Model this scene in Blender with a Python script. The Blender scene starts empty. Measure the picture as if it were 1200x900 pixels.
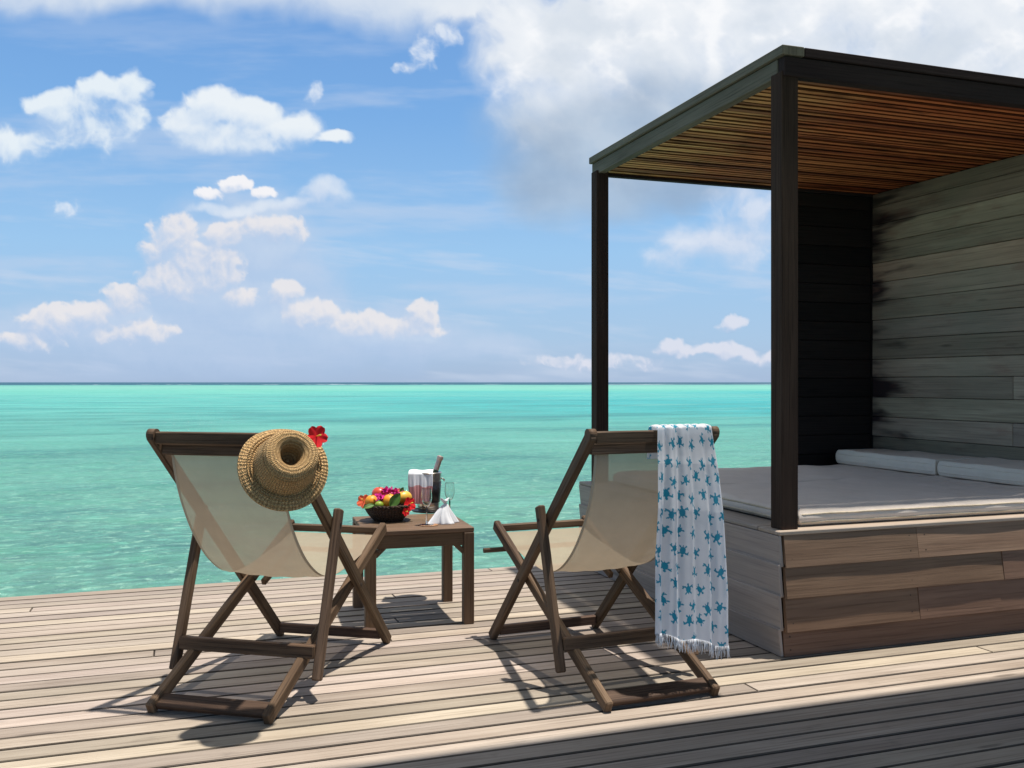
import bpy, bmesh, math, random
from mathutils import Vector, Matrix, noise as mnoise
random.seed(7)
R = math.radians
C = bpy.context.scene.collection
sc = bpy.context.scene

# ------------------------------------------------------------------ frame of reference
# world x runs along the deck boards, y across them towards the sea, z up; the photographer stands over the origin
F, H, YAW = 1100.0, 1.1, R(19.29)
cy, sy = math.cos(YAW), math.sin(YAW)
def c2w(X, d, z=0.0): return Vector((X*cy + d*sy, -X*sy + d*cy, z))

# ------------------------------------------------------------------ camera
cam_d = bpy.data.cameras.new('camera'); cam = bpy.data.objects.new('camera', cam_d); C.objects.link(cam)
cam.location = (0, 0, H); cam.rotation_euler = (R(90), 0, -YAW)
cam_d.sensor_width = 36; cam_d.lens = 36*F/1200; cam_d.shift_y = -2/1200
cam_d.clip_start = .05; cam_d.clip_end = 60000
sc.camera = cam

# ------------------------------------------------------------------ sun and exposure
SUN = Vector((.205, -.038, 1.0)).normalized()
ld = bpy.data.lights.new('sun', 'SUN'); ld.energy = 4.9; ld.angle = R(1.1); ld.color = (1.0, .955, .89)
lo = bpy.data.objects.new('sun', ld); C.objects.link(lo)
lo.rotation_euler = SUN.to_track_quat('Z', 'Y').to_euler(); lo.location = (3, -1, 12)
sc.view_settings.view_transform = 'Standard'; sc.view_settings.look = 'None'
sc.view_settings.exposure = 0.35; sc.view_settings.gamma = 1
sc.view_settings.use_curve_mapping = False

# ------------------------------------------------------------------ node helpers
class N:
    def __init__(s, tree): s.t = tree; s.t.nodes.clear()
    def new(s, kind, **kw):
        n = s.t.nodes.new(kind)
        for k, v in kw.items(): setattr(n, k, v)
        return n
    def put(s, sock, v):
        if isinstance(v, bpy.types.NodeSocket): s.t.links.new(v, sock)
        elif v is not None: sock.default_value = v
    def m(s, op, a, b=None, c=None, clamp=False):
        n = s.new('ShaderNodeMath', operation=op, use_clamp=clamp)
        for i, v in enumerate((a, b, c)): s.put(n.inputs[i], v)
        return n.outputs[0]
    def v(s, op, a, b=None, scale=None):
        n = s.new('ShaderNodeVectorMath', operation=op)
        s.put(n.inputs[0], a)
        if b is not None: s.put(n.inputs[1], b)
        if scale is not None: s.put(n.inputs[3], scale)
        return n.outputs[1] if op in ('DOT_PRODUCT', 'LENGTH', 'DISTANCE') else n.outputs[0]
    def mr(s, v, a, b, c=0., d=1., smooth=False):
        n = s.new('ShaderNodeMapRange', interpolation_type='SMOOTHSTEP' if smooth else 'LINEAR')
        n.clamp = True
        for i, q in enumerate((v, a, b, c, d)): s.put(n.inputs[i], q)
        return n.outputs[0]
    def mix(s, f, a, b, blend='MIX'):
        n = s.new('ShaderNodeMix', data_type='RGBA', blend_type=blend)
        s.put(n.inputs[0], f); s.put(n.inputs[6], col(a)); s.put(n.inputs[7], col(b))
        return n.outputs[2]
    def noise(s, vec, scale, detail=4, rough=.55, dist=0., color=False):
        n = s.new('ShaderNodeTexNoise'); s.put(n.inputs['Vector'], vec)
        s.put(n.inputs['Scale'], scale); n.inputs['Detail'].default_value = detail
        n.inputs['Roughness'].default_value = rough; n.inputs['Distortion'].default_value = dist
        return n.outputs[1] if color else n.outputs[0]
    def ramp(s, fac, stops):
        n = s.new('ShaderNodeValToRGB'); e = n.color_ramp.elements
        while len(e) > 1: e.remove(e[0])
        e[0].position = stops[0][0]; e[0].color = col(stops[0][1])
        for p, c in stops[1:]:
            q = e.new(p); q.color = col(c)
        s.put(n.inputs[0], fac); return n.outputs[0]
    def comb(s, x, y, z):
        n = s.new('ShaderNodeCombineXYZ')
        for i, q in enumerate((x, y, z)): s.put(n.inputs[i], q)
        return n.outputs[0]
    def sep(s, v):
        n = s.new('ShaderNodeSeparateXYZ'); s.put(n.inputs[0], v); return n.outputs
    def bump(s, h, strength=.3, dist=.01):
        n = s.new('ShaderNodeBump'); s.put(n.inputs['Height'], h)
        n.inputs['Strength'].default_value = strength; n.inputs['Distance'].default_value = dist
        return n.outputs[0]
def col(c):
    if isinstance(c, (tuple, list)) and len(c) == 3: return (*c, 1.0)
    return c
def mat(name):
    m = bpy.data.materials.new(name); m.use_nodes = True
    n = N(m.node_tree)
    p = n.new('ShaderNodeBsdfPrincipled'); o = n.new('ShaderNodeOutputMaterial')
    n.t.links.new(p.outputs[0], o.inputs[0])
    return m, n, p, o

# ------------------------------------------------------------------ sky with clouds (a function of direction only)
world = bpy.data.worlds.new('World'); sc.world = world; world.use_nodes = True
def build_sky():
    n = N(world.node_tree)
    out = n.new('ShaderNodeOutputWorld'); bg = n.new('ShaderNodeBackground')
    n.t.links.new(bg.outputs[0], out.inputs[0])
    sky = n.new('ShaderNodeTexSky', sky_type='NISHITA', sun_disc=False)
    sky.sun_elevation = math.asin(SUN.z); sky.sun_rotation = math.atan2(SUN.x, SUN.y)
    sky.air_density = 1.0; sky.dust_density = 1.0; sky.ozone_density = 1.6; sky.altitude = 0
    STR = .12
    D = n.v('NORMALIZE', n.new('ShaderNodeTexCoord').outputs['Generated'])
    up = n.m('MAXIMUM', n.sep(D)[2], 0.0)
    # humid tropical blue, pale at the horizon, whitened overhead, out of view, to add ambient fill
    q = SKYGAIN
    grad = n.ramp(up, [(e, tuple(v*(q if e < .5 else 1) for v in c)) for e, c in ((0, (.385, .515, .73)), (.045, (.375, .56, .80)), (.136, (.32, .565, .86)), (.27, (.19, .42, .79)),
        (.41, (.135, .32, .70)), (.52, (.20, .32, .56)), (.68, (.36, .40, .46)), (1, (.56, .54, .50)))])
    grad = n.v('SCALE', grad, scale=1/STR)
    n.put(bg.inputs[0], n.mix(.9, sky.outputs[0], grad)); bg.inputs[1].default_value = STR
SKYGAIN = 2**-.35
build_sky()

# ------------------------------------------------------------------ cloud shell: a dome sector 39 km out over the sea
import numpy as np
import numpy as np
def cloud_field(px, py):
    """colour (linear) and cover of the clouds in direction space; px, py = bearings on a plane 1100 units ahead"""
    rs = np.random.RandomState(5)
    perm = rs.permutation(1024); perm = np.concatenate([perm, perm, perm])
    ang = rs.rand(1024)*2*np.pi; gx_, gy_ = np.cos(ang), np.sin(ang)
    def perlin(x, y):
        xi = np.floor(x).astype(np.int64); yi = np.floor(y).astype(np.int64); xf = x-xi; yf = y-yi
        u = xf*xf*xf*(xf*(xf*6-15)+10); v = yf*yf*yf*(yf*(yf*6-15)+10)
        def g(a, b):
            h = perm[(perm[(xi+a) & 1023]+(yi+b)) & 1023]; return gx_[h]*(xf-a)+gy_[h]*(yf-b)
        return ((g(0,0)*(1-u)+g(1,0)*u)*(1-v)+(g(0,1)*(1-u)+g(1,1)*u)*v)*1.5
    def fbm(x, y, o, r=.5):
        s = 0; a = 1; n = 0
        for k in range(o): s = s+a*perlin(x+k*17.3, y+k*9.1); n += a; a *= r; x = x*2.03; y = y*2.03
        return s/n
    def billow(x, y, o, r=.5):           # rounded heads with creases between
        s = 0; a = 1; n = 0
        for k in range(o): s = s+a*(1-2*np.abs(perlin(x+k*31.7, y+k*11.9))); n += a; a *= r; x = x*2.1; y = y*2.1
        return s/n
    col = np.zeros(px.shape+(3,)); alpha = np.zeros(px.shape)
    def over(c, a):
        nonlocal col, alpha
        a = np.clip(a, 0, 1)[..., None]
        na = a[..., 0]+alpha*(1-a[..., 0])
        col = (c*a+col*alpha[..., None]*(1-a))/np.maximum(na, 1e-5)[..., None]; alpha = na
    sm = lambda x, a, b: (lambda t: t*t*(3-2*t))(np.clip((x-a)/(b-a), 0, 1))
    lerp = lambda a, b, t: np.array(a)*(1-t[..., None])+np.array(b)*t[..., None]
    def field(x, y, blobs, s, amp, bl, warp, seed, k=.12):
        wx = fbm(x/s*.8+seed, y/s*.8, 4)*warp; wy = fbm(x/s*.8+50, y/s*.8+seed, 4)*warp
        X, Y = x+wx, y+wy; acc = np.full(x.shape, 0.)
        for (cx, cy_, rx, ry, w) in blobs:
            q = ((X-cx)/rx)**2+((Y-cy_)/ry)**2
            acc = acc+np.exp(np.clip((w*(1-q))/k, -40, 40))
        acc = k*np.log(acc+1e-9); acc = np.clip(acc, -2.5, 1.2)
        return acc+amp*fbm(X/s+seed*3, Y/s, 7, .60)+bl*(billow(X/s*1.3+seed, Y/s*1.3, 5, .5)-.45)
    def layer(blobs, s, amp, bl, warp, seed, lo, hi, op, lit, shade, up=9, gain=1.5, bias=.5, k=.12, melt=0.):
        nonlocal col, alpha
        e = 1.5*warp+up*3+6
        x0 = min(q[0]-1.5*q[2] for q in blobs)-e; x1 = max(q[0]+1.5*q[2] for q in blobs)+e
        y0 = min(q[1]-1.5*q[3] for q in blobs)-e; y1 = max(q[1]+1.5*q[3] for q in blobs)+e
        m = (px > x0) & (px < x1) & (py > y0) & (py < y1)
        x, y = px[m], py[m]
        f = field(x, y, blobs, s, amp, bl, warp, seed, k)
        g1 = field(x+up*.5, y-up*1.2, blobs, s, amp, bl, warp, seed, k)
        g2 = field(x+up*1.3, y-up*3, blobs, s, amp, bl, warp, seed, k)
        sh = np.clip(bias+gain*((f-g1)*.6+(f-g2)*.4), 0, 1)
        c = lerp(shade, lit, sh)
        crisp = sm(sh, .25, .9); w = np.clip(sm(f, lo, hi*(1.45-.62*crisp))*op*(1-melt*(1-sm(sh, .15, .75))), 0, 1)
        na = w+alpha[m]*(1-w)
        col[m] = (c*w[:, None]+col[m]*(alpha[m]*(1-w))[:, None])/np.maximum(na, 1e-5)[:, None]; alpha[m] = na
        full = np.full(px.shape, -2.5); full[m] = f
        return full
    # thin high veil streaks
    v = fbm(px/420+3, py/60+1, 6, .6); over(np.array([.56, .66, .83])+0*px[..., None], sm(v, -.05, .42)*.40*sm(py, -50, 120))
    v2 = fbm(px/260+9, (py-px*.10)/34+4, 5, .6); over(np.array([.62, .70, .84])+0*px[..., None], sm(v2, .02, .45)*.42*sm(py, 180, 300))
    # hazy distant bank low on the horizon
    layer([(230,405,230,62,1),(300,350,120,75,1),(420,395,130,40,.9),(60,392,100,30,.9),(440,402,120,30,.9),(280,290,85,70,.8),(560,410,60,14,.5)], 60, .35, .12, 18, 2.2, -.5, .9, .72, (.54,.65,.83), (.40,.54,.78), 10, .8, .5, .2)
    layer([(795,410,34,11,.9),(852,412,42,11,.9),(856,380,19,13,.9),(700,425,90,10,.5),(900,418,50,9,.6)], 26, .40, .35, 12, 4.1, -.05, .65, .75, (.80,.80,.88), (.46,.57,.78), 5, 1.0, .5)
    layer([(215,300,50,44,1),(285,290,56,40,1),(250,345,90,34,1),(150,378,90,22,.8),(330,375,80,26,.9),(300,250,44,16,.7),(430,392,80,18,.7)], 48, .34, .22, 16, 20.5, -.25, .55, .72, (.58,.69,.85), (.42,.57,.80), 9, .7, .45, .16)
    # towering cumulus behind, cauliflower heads with warm tops
    tw = [(205,278,40,30,1),(232,300,30,22,.9),(175,296,20,16,.8),(262,278,26,18,.9),(318,268,42,18,.75),(205,332,50,26,1),(150,350,34,18,1),(250,322,36,20,.8),(105,368,46,18,1),(60,378,44,22,.95),(150,388,60,18,.7),
          (240,305,44,26,.9),(335,345,22,18,.9),(365,368,36,18,.95),(420,380,44,17,.9),(492,370,22,18,.85),(478,385,50,14,.8),(280,348,26,14,.6),(30,398,50,14,.6)]
    layer(tw, 34, .42, .50, 12, 14.5, -.10, .45, .90, (.83,.81,.83), (.46,.59,.81), 5.0, .90, .46, .08, .35)
    layer([(275,216,24,10,1),(246,228,20,10,1),(308,226,18,9,.9)], 20, .35, .45, 6, 8.9, -.05, .45, .95, (.93,.92,.94), (.55,.65,.83), 4, .7, .55, .12, .5)
    layer([(380,226,34,19,.9),(345,240,50,9,.6),(270,245,60,8,.5)], 40, .40, .15, 16, 1.9, -.1, .8, .75, (.80,.85,.92), (.50,.61,.82), 7, .6, .5, .2)
    # fair weather cumulus
    cm = [(125,105,42,26,1),(150,95,16,20,.8),(92,125,44,26,1),(58,125,36,20,1),(152,125,22,44,.8),(10,172,60,24,.95),(90,150,60,34,.75),(70,160,40,20,.7),(125,160,30,28,.55)]
    layer(cm, 44, .50, .38, 18, 7.1, -.10, .70, .95, (.82,.89,.94), (.42,.59,.84), 8, .70, .54, .12, .55)
    cm2 = [(248,128,44,28,1),(222,145,40,26,1),(296,138,42,26,1),(335,150,44,22,1),(385,160,30,10,.9),(275,162,90,20,1)]
    layer(cm2, 46, .42, .36, 14, 11.9, -.12, .62, .97, (.85,.90,.94), (.50,.65,.86), 8, .60, .56, .12, .40)
    layer([(498,58,18,26,.5),(480,80,22,10,.45),(520,40,20,12,.4),(75,243,18,9,.35),(372,105,14,10,.25)], 26, .60, .30, 14, 7.7, -.05, .8, .75, (.86,.90,.95), (.60,.71,.88), 6, .5, .6, .15)
    # the great bank of the upper right
    bk = [(640,70,90,80,1),(760,60,190,120,1),(900,40,240,130,1),(1080,50,280,130,1),(1400,80,400,200,1),(660,140,92,72,1),(770,130,160,90,.9),(560,10,90,34,.7),(1000,-250,900,220,1),(1120,130,240,110,.9)]
    f = layer(bk, 105, .40, .30, 46, 5.1, -.14, .70, .985, (.90,.925,.955), (.56,.65,.78), 20, .55, .60, .16, .35)
    # inner relief of the bank: bright heads and grey hollows
    b2 = billow(px/120+7, py/90+2, 5, .5); l2 = fbm(px/150+1, py/110+8, 6, .5)
    inside = sm(f, .1, .8)
    over(np.array([.98, .985, 1.0])+0*px[..., None], inside*sm(b2+l2*.6, .42, .95)*.75)
    over(np.array([.58, .66, .76])+0*px[..., None], inside*sm(-l2-.25*b2, -.06, .30)*.50)
    # grey belly, soft below
    fb = field(px, py, [(665,205,90,52,1),(740,215,130,40,.9),(700,160,120,50,.7),(820,160,160,70,.7)], 110, .30, .1, 30, 9.4, .2)
    over(lerp((.32,.43,.585), (.43,.55,.70), sm(l2, -.3, .4)), sm(fb, -.55, .95)*.88)
    layer([(850,285,85,38,.8),(875,250,60,60,.7),(780,300,40,16,.4)], 60, .50, .28, 26, 12.1, -.1, .95, .80, (.80,.84,.92), (.50,.60,.79), 10, .6, .5, .15)
    # soft sheet along the top left
    layer([(250,-14,360,40,1),(430,0,170,44,.9),(0,-25,200,44,.8),(200,-200,700,180,1)], 90, .40, .12, 30, 14.4, -.3, .85, .88, (.80,.85,.91), (.62,.71,.83), 12, .5, .5, .2)
    # fade toward the horizon haze and away from the built sector
    return col, alpha*sm(450-py, -4, 10)

def build_clouds():
    def axis(f0, f1, step, e0, e1):
        a = list(np.arange(f0, f1+.01, step)); st = step
        while a[-1] < e1: st *= 1.12; a.append(a[-1]+st)
        st = step; a = a[::-1]
        while a[-1] > e0: st *= 1.12; a.append(a[-1]-st)
        return np.array(a[::-1])
    xs = axis(-20, 1220, 1.35, -1300, 2500)
    ys = axis(-16, 449.5, 1.35, -640, 449.4)
    X, Y = np.meshgrid(xs, ys); colr, al = cloud_field(X, Y)
    sm = lambda x, a, b: (lambda t: t*t*(3-2*t))(np.clip((x-a)/(b-a), 0, 1))
    al = al*sm(X, -1250, -500)*sm(-X, -2450, -1700)*sm(Y, -620, -250)
    dx, dz = (X-600)/F, (448-Y)/F; ln = np.sqrt(dx*dx+1+dz*dz); RR = 39000
    wx = (dx*cy+sy)/ln*RR; wy = (-dx*sy+cy)/ln*RR; wz = dz/ln*RR + H
    V = np.stack([wx, wy, wz], -1).reshape(-1, 3); nx, ny = len(xs), len(ys)
    i = np.arange(nx-1)[None, :]+np.arange(ny-1)[:, None]*nx
    Fq = np.stack([i, i+1, i+1+nx, i+nx], -1).reshape(-1, 4)
    keep = al.reshape(-1)[Fq].max(1) > .004; Fq = Fq[keep]
    used = np.zeros(len(V), bool); used[Fq.reshape(-1)] = True; mp = np.cumsum(used)-1
    V = V[used]; Fq = mp[Fq]; rgba = np.concatenate([colr, al[..., None]], -1).reshape(-1, 4)[used]
    me = bpy.data.meshes.new('clouds'); nf = len(Fq)
    me.vertices.add(len(V)); me.vertices.foreach_set('co', V.astype(np.float32).ravel())
    me.loops.add(nf*4); me.loops.foreach_set('vertex_index', Fq.astype(np.int32).ravel())
    me.polygons.add(nf); me.polygons.foreach_set('loop_start', np.arange(0, nf*4, 4, dtype=np.int32))
    me.update(calc_edges=True)
    ca = me.color_attributes.new('cloud', 'FLOAT_COLOR', 'POINT'); ca.data.foreach_set('color', rgba.astype(np.float32).ravel())
    m = bpy.data.materials.new('cloud_vapour'); m.use_nodes = True; n = N(m.node_tree)
    at = n.new('ShaderNodeVertexColor', layer_name='cloud'); e = n.new('ShaderNodeEmission'); t = n.new('ShaderNodeBsdfTransparent')
    mx = n.new('ShaderNodeMixShader'); o = n.new('ShaderNodeOutputMaterial')
    n.put(e.inputs[0], at.outputs[0]); e.inputs[1].default_value = SKYGAIN
    n.put(mx.inputs[0], at.outputs[1]); n.t.links.new(t.outputs[0], mx.inputs[1]); n.t.links.new(e.outputs[0], mx.inputs[2])
    n.t.links.new(mx.outputs[0], o.inputs[0]); m.cycles.emission_sampling = 'NONE'
    me.materials.append(m)
    ob = bpy.data.objects.new('clouds', me); C.objects.link(ob); ob['kind'] = 'stuff'
build_clouds()

# ------------------------------------------------------------------ object helpers
def tag(o, label=None, cat=None, group=None, kind=None):
    if label: o['label'] = label
    if cat: o['category'] = cat
    if group: o['group'] = group
    if kind: o['kind'] = kind
    return o
def empty(name, loc, rz=0., label=None, cat=None, group=None):
    o = bpy.data.objects.new(name, None); C.objects.link(o)
    o.location = loc; o.rotation_euler = (0, 0, rz); o.empty_display_size = .1
    return tag(o, label, cat, group)
class MB:
    """collects shapes, builds ONE mesh with a UV map in metres (u along the grain) and a tint per piece"""
    def __init__(s): s.v = []; s.f = []; s.uv = []; s.c = []; s.sm = []
    def face(s, idx, uvs, c, smooth=False):
        s.f.append(idx); s.uv += uvs; s.c += [c]*len(idx); s.sm.append(smooth)
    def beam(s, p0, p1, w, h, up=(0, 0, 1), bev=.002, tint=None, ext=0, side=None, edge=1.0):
        """box from p0 to p1, w across, h along up; chamfered edges"""
        p0 = Vector(p0); p1 = Vector(p1); L = (p1-p0); ln = L.length; X = L.normalized()
        if side is None:
            Y = Vector(up).cross(X).normalized(); Z = X.cross(Y)
        else:
            Y = Vector(side).normalized(); Z = X.cross(Y).normalized()
        c = (p0+p1)/2; e = (ln/2, w/2, h/2); b = min(bev, w*.3, h*.3)
        if tint is None:
            t = random.uniform(.82, 1.15); tint = (t, t*random.uniform(.97, 1.03), t*random.uniform(.94, 1.04), 1)
        ou, ov = random.random()*37, random.random()*37
        base = len(s.v); ids = {}; loc = []
        for sx in (-1, 1):
            for s_y in (-1, 1):
                for sz in (-1, 1):
                    for ax in range(3):
                        q = [sx*e[0], s_y*e[1], sz*e[2]]
                        for k in range(3):
                            if k != ax: q[k] -= (sx, s_y, sz)[k]*b
                        ids[(sx, s_y, sz, ax)] = len(loc); loc.append(tuple(q))
        for q in loc: s.v.append(c + X*q[0] + Y*q[1] + Z*q[2])
        def add(keys, ax):
            idx = [ids[k] for k in keys]
            pts = [Vector(loc[i]) for i in idx]
            nrm = (pts[1]-pts[0]).cross(pts[2]-pts[0]); ctr = sum(pts, Vector())/len(pts)
            if nrm.dot(ctr) < 0: idx.reverse()
            uvs = []
            for i in idx:
                q = loc[i]
                if ax == 1: uvs.append((q[0]+ou, q[2]+ov+e[1]))
                elif ax == 0: uvs.append((q[2]*.4+ou, q[1]+ov))
                else: uvs.append((q[0]+ou, q[1]+ov))
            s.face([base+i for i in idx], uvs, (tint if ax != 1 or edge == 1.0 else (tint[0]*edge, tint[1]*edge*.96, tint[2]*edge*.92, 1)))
        for ax in range(3):
            a, bb = [k for k in range(3) if k != ax]
            for sg in (-1, 1):
                ks = []
                for (m1, m2) in ((-1, -1), (1, -1), (1, 1), (-1, 1)):
                    k = [0, 0, 0]; k[ax] = sg; k[a] = m1; k[bb] = m2; ks.append((*k, ax))
                add(ks, ax)
        for ax in range(3):     # edges along ax
            a, bb = [k for k in range(3) if k != ax]
            for m1 in (-1, 1):
                for m2 in (-1, 1):
                    k0 = [0, 0, 0]; k1 = [0, 0, 0]
                    k0[ax] = -1; k1[ax] = 1
                    for k in (k0, k1): k[a] = m1; k[bb] = m2
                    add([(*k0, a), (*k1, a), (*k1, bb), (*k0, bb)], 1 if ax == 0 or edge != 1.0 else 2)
        for sx in (-1, 1):
            for s_y in (-1, 1):
                for sz in (-1, 1): add([(sx, s_y, sz, k) for k in range(3)], 2)
        return s
    def tube(s, pts, r, seg=10, tint=(1, 1, 1, 1), caps=True):
        pts = [Vector(p) for p in pts]; n = len(pts); rr = r if isinstance(r, (list, tuple)) else [r]*n
        base = len(s.v); T0 = (pts[1]-pts[0]).normalized()
        A = T0.orthogonal().normalized(); acc = 0
        lens = []
        for i, p in enumerate(pts):
            T = (pts[min(i+1, n-1)]-pts[max(i-1, 0)]).normalized()
            A = (A - T*A.dot(T)).normalized(); B = T.cross(A)
            if i: acc += (pts[i]-pts[i-1]).length
            lens.append(acc)
            for k in range(seg):
                a = 2*math.pi*k/seg; s.v.append(p + (A*math.cos(a)+B*math.sin(a))*rr[i])
        for i in range(n-1):
            for k in range(seg):
                k2 = (k+1) % seg
                per = 2*math.pi*max(rr)/seg
                s.face([base+i*seg+k, base+i*seg+k2, base+(i+1)*seg+k2, base+(i+1)*seg+k],
                       [(lens[i], k*per), (lens[i], (k+1)*per), (lens[i+1], (k+1)*per), (lens[i+1], k*per)], tint, True)
        if caps:
            s.face([base+k for k in range(seg)][::-1], [(0, 0)]*seg, tint)
            s.face([base+(n-1)*seg+k for k in range(seg)], [(0, 0)]*seg, tint)
        return s
    def lathe(s, prof, seg=32, M=None, tint=(1, 1, 1, 1), wob=None):
        M = M or Matrix(); base = len(s.v); n = len(prof); acc = 0; L = [0]
        for i in range(1, n): acc += math.dist(prof[i], prof[i-1]); L.append(acc)
        for i, (r, z) in enumerate(prof):
            for k in range(seg):
                a = 2*math.pi*k/seg
                rr, zz = (r, z) if wob is None else wob(r, z, a, i)
                s.v.append(M @ Vector((rr*math.cos(a), rr*math.sin(a), zz)))
        for i in range(n-1):
            for k in range(seg):
                k2 = (k+1) % seg
                s.face([base+i*seg+k, base+i*seg+k2, base+(i+1)*seg+k2, base+(i+1)*seg+k],
                       [(k/seg, L[i]), ((k+1)/seg, L[i]), ((k+1)/seg, L[i+1]), (k/seg, L[i+1])], tint, True)
        return s
    def grid(s, fn, nu, nv, uv=lambda a, b: (a, b), tint=(1, 1, 1, 1), smooth=True, colf=None):
        base = len(s.v)
        for j in range(nv+1):
            for i in range(nu+1): s.v.append(Vector(fn(i/nu, j/nv)))
        for j in range(nv):
            for i in range(nu):
                q = [(i, j), (i+1, j), (i+1, j+1), (i, j+1)]
                idx = [base+b*(nu+1)+a for a, b in q]
                s.f.append(idx); s.uv += [uv(a/nu, b/nv) for a, b in q]
                s.c += [colf(a/nu, b/nv) if colf else tint for a, b in q]; s.sm.append(smooth)
        return s
    def build(s, name, material, parent=None, M=None, solid=0):
        me = bpy.data.meshes.new(name); me.from_pydata([tuple(v) for v in s.v], [], s.f)
        uvl = me.uv_layers.new(name='UVMap'); flat = [q for p in s.uv for q in p]; uvl.data.foreach_set('uv', flat)
        ca = me.color_attributes.new('tint', 'FLOAT_COLOR', 'CORNER'); ca.data.foreach_set('color', [q for p in s.c for q in p])
        me.polygons.foreach_set('use_smooth', s.sm); me.update()
        me.materials.append(material)
        o = bpy.data.objects.new(name, me); C.objects.link(o)
        if parent: o.parent = parent
        if solid:
            md = o.modifiers.new('thickness', 'SOLIDIFY'); md.thickness = solid; md.offset = 0
        return o

# ------------------------------------------------------------------ materials
def wood(name, ca, cb, cc, rough=.7, grain=1.0, streak=1.0, bumpy=.35, stain=None, spec=.25, sun_wear=0):
    """weathered timber: fine grain along the UV's u, blotches, a tint per board"""
    m, n, p, o = mat(name)
    uv = n.new('ShaderNodeUVMap', uv_map='UVMap').outputs[0]
    tint = n.new('ShaderNodeVertexColor', layer_name='tint').outputs[0]
    g1 = n.noise(n.v('MULTIPLY', uv, (1.6, 75, 1)), 1.6*grain, 5, .6, .15)
    g2 = n.noise(n.v('MULTIPLY', uv, (.9, 14, 1)), 1.2, 4, .6, .5)
    g3 = n.noise(n.v('MULTIPLY', uv, (1, 3, 1)), 2.2, 4, .6)
    c = n.mix(n.mr(g2, .3, .7), ca, cb)
    c = n.mix(n.m('MULTIPLY', n.mr(g1, .50, .72), .75*streak), c, cc)
    c = n.mix(n.mr(g3, .35, .7, 0, .35), c, tuple(q*.72 for q in cb))
    # knots
    vo = n.new('ShaderNodeTexVoronoi'); n.put(vo.inputs['Vector'], n.v('MULTIPLY', uv, (1.3, 7, 1))); vo.inputs['Scale'].default_value = 1.1
    kn = n.m('MULTIPLY', n.mr(vo.outputs[0], .05, .11, 1, 0, True), .5)
    c = n.mix(kn, c, tuple(q*.4 for q in cc))
    if stain:
        tcx = n.new('ShaderNodeTexCoord').outputs['Object']
        c = stain(n, c, tcx, uv)
    c = n.mix(1.0, c, tint, 'MULTIPLY')
    n.put(p.inputs['Base Color'], c)
    n.put(p.inputs['Roughness'], n.mr(g1, .3, .7, rough-.08, rough+.12))
    p.inputs['Specular IOR Level'].default_value = spec
    h = n.m('ADD', n.m('MULTIPLY', g1, -.7), n.m('MULTIPLY', g2, -.4))
    n.put(p.inputs['Normal'], n.bump(h, bumpy, .004))
    return m
def deck_stain(n, c, P, uv):
    a = n.noise(P, .9, 5, .6); c = n.mix(n.mr(a, .48, .7, 0, .30), c, (.20, .165, .13))
    b = n.noise(n.v('MULTIPLY', P, (1, 2.5, 1)), 6, 5, .65); return n.mix(n.mr(b, .60, .72, 0, .35), c, (.14, .12, .10))
M_deck = wood('weathered_deck_boards', (.44, .375, .305), (.315, .257, .203), (.14, .106, .083), .68, 1, 1, .5, deck_stain, .18)
M_chair = wood('oiled_chair_wood', (.20, .128, .078), (.058, .033, .020), (.018, .011, .008), .6, 1.6, 1.25, .5, None, .16)
M_table = wood('table_teak', (.21, .135, .082), (.115, .07, .042), (.045, .028, .018), .6, 1.4, 1.1, .35, None, .18)
M_post = wood('dark_post_wood', (.068, .042, .032), (.040, .024, .019), (.018, .011, .009), .75, 1.2, 1.1, .35, None, .08)
M_fascia = wood('green_grey_fascia', (.185, .170, .130), (.125, .114, .086), (.06, .052, .041), .8, 1, 1, .35, None, .08)
M_fdark = wood('dark_fascia_wood', (.045, .032, .029), (.030, .021, .021), (.015, .010, .010), .8, 1, 1, .3, None, .06)
M_clap = wood('warm_cladding', (.33, .215, .145), (.215, .133, .088), (.095, .058, .039), .65, .8, .9, .35)
M_clapg = wood('grey_cladding', (.44, .37, .315), (.33, .275, .232), (.20, .18, .175), .7, .8, .9, .35)
M_lip = wood('pale_platform_edge', (.42, .35, .29), (.34, .28, .22), (.22, .18, .14), .6)
def wall_stain(n, c, P, uv):
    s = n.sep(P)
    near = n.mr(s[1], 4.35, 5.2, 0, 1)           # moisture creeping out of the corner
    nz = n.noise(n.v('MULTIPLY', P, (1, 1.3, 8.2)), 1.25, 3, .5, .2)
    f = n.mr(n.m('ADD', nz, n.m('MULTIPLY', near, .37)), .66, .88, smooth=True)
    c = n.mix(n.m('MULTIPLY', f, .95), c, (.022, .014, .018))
    rd = n.noise(n.v('MULTIPLY', P, (1, 1.2, 5)), 2.4, 4, .6)
    c = n.mix(n.mr(rd, .56, .72, 0, .5), c, (.20, .10, .075))
    gr = n.noise(n.v('MULTIPLY', P, (1, .7, 1.2)), 1.4, 3, .5)
    return n.mix(n.mr(gr, .5, .68, 0, .5), c, (.24, .235, .17))
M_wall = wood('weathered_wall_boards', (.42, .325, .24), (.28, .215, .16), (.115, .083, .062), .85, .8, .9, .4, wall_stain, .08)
M_wdark = wood('black_stained_boards', (.018, .012, .010), (.012, .008, .007), (.006, .004, .004), .75)
def ceil_stain(n, c, P, uv):
    s = n.sep(P)
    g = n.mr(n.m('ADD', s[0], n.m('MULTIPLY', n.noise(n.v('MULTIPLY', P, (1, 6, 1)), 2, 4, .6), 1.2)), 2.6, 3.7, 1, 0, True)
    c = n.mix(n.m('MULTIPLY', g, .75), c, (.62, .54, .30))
    dk = n.noise(n.v('MULTIPLY', P, (1.6, 9, 1)), 2.0, 4, .6, .2)
    return n.mix(n.mr(dk, .52, .66, 0, .7), c, (.07, .03, .015))
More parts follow.
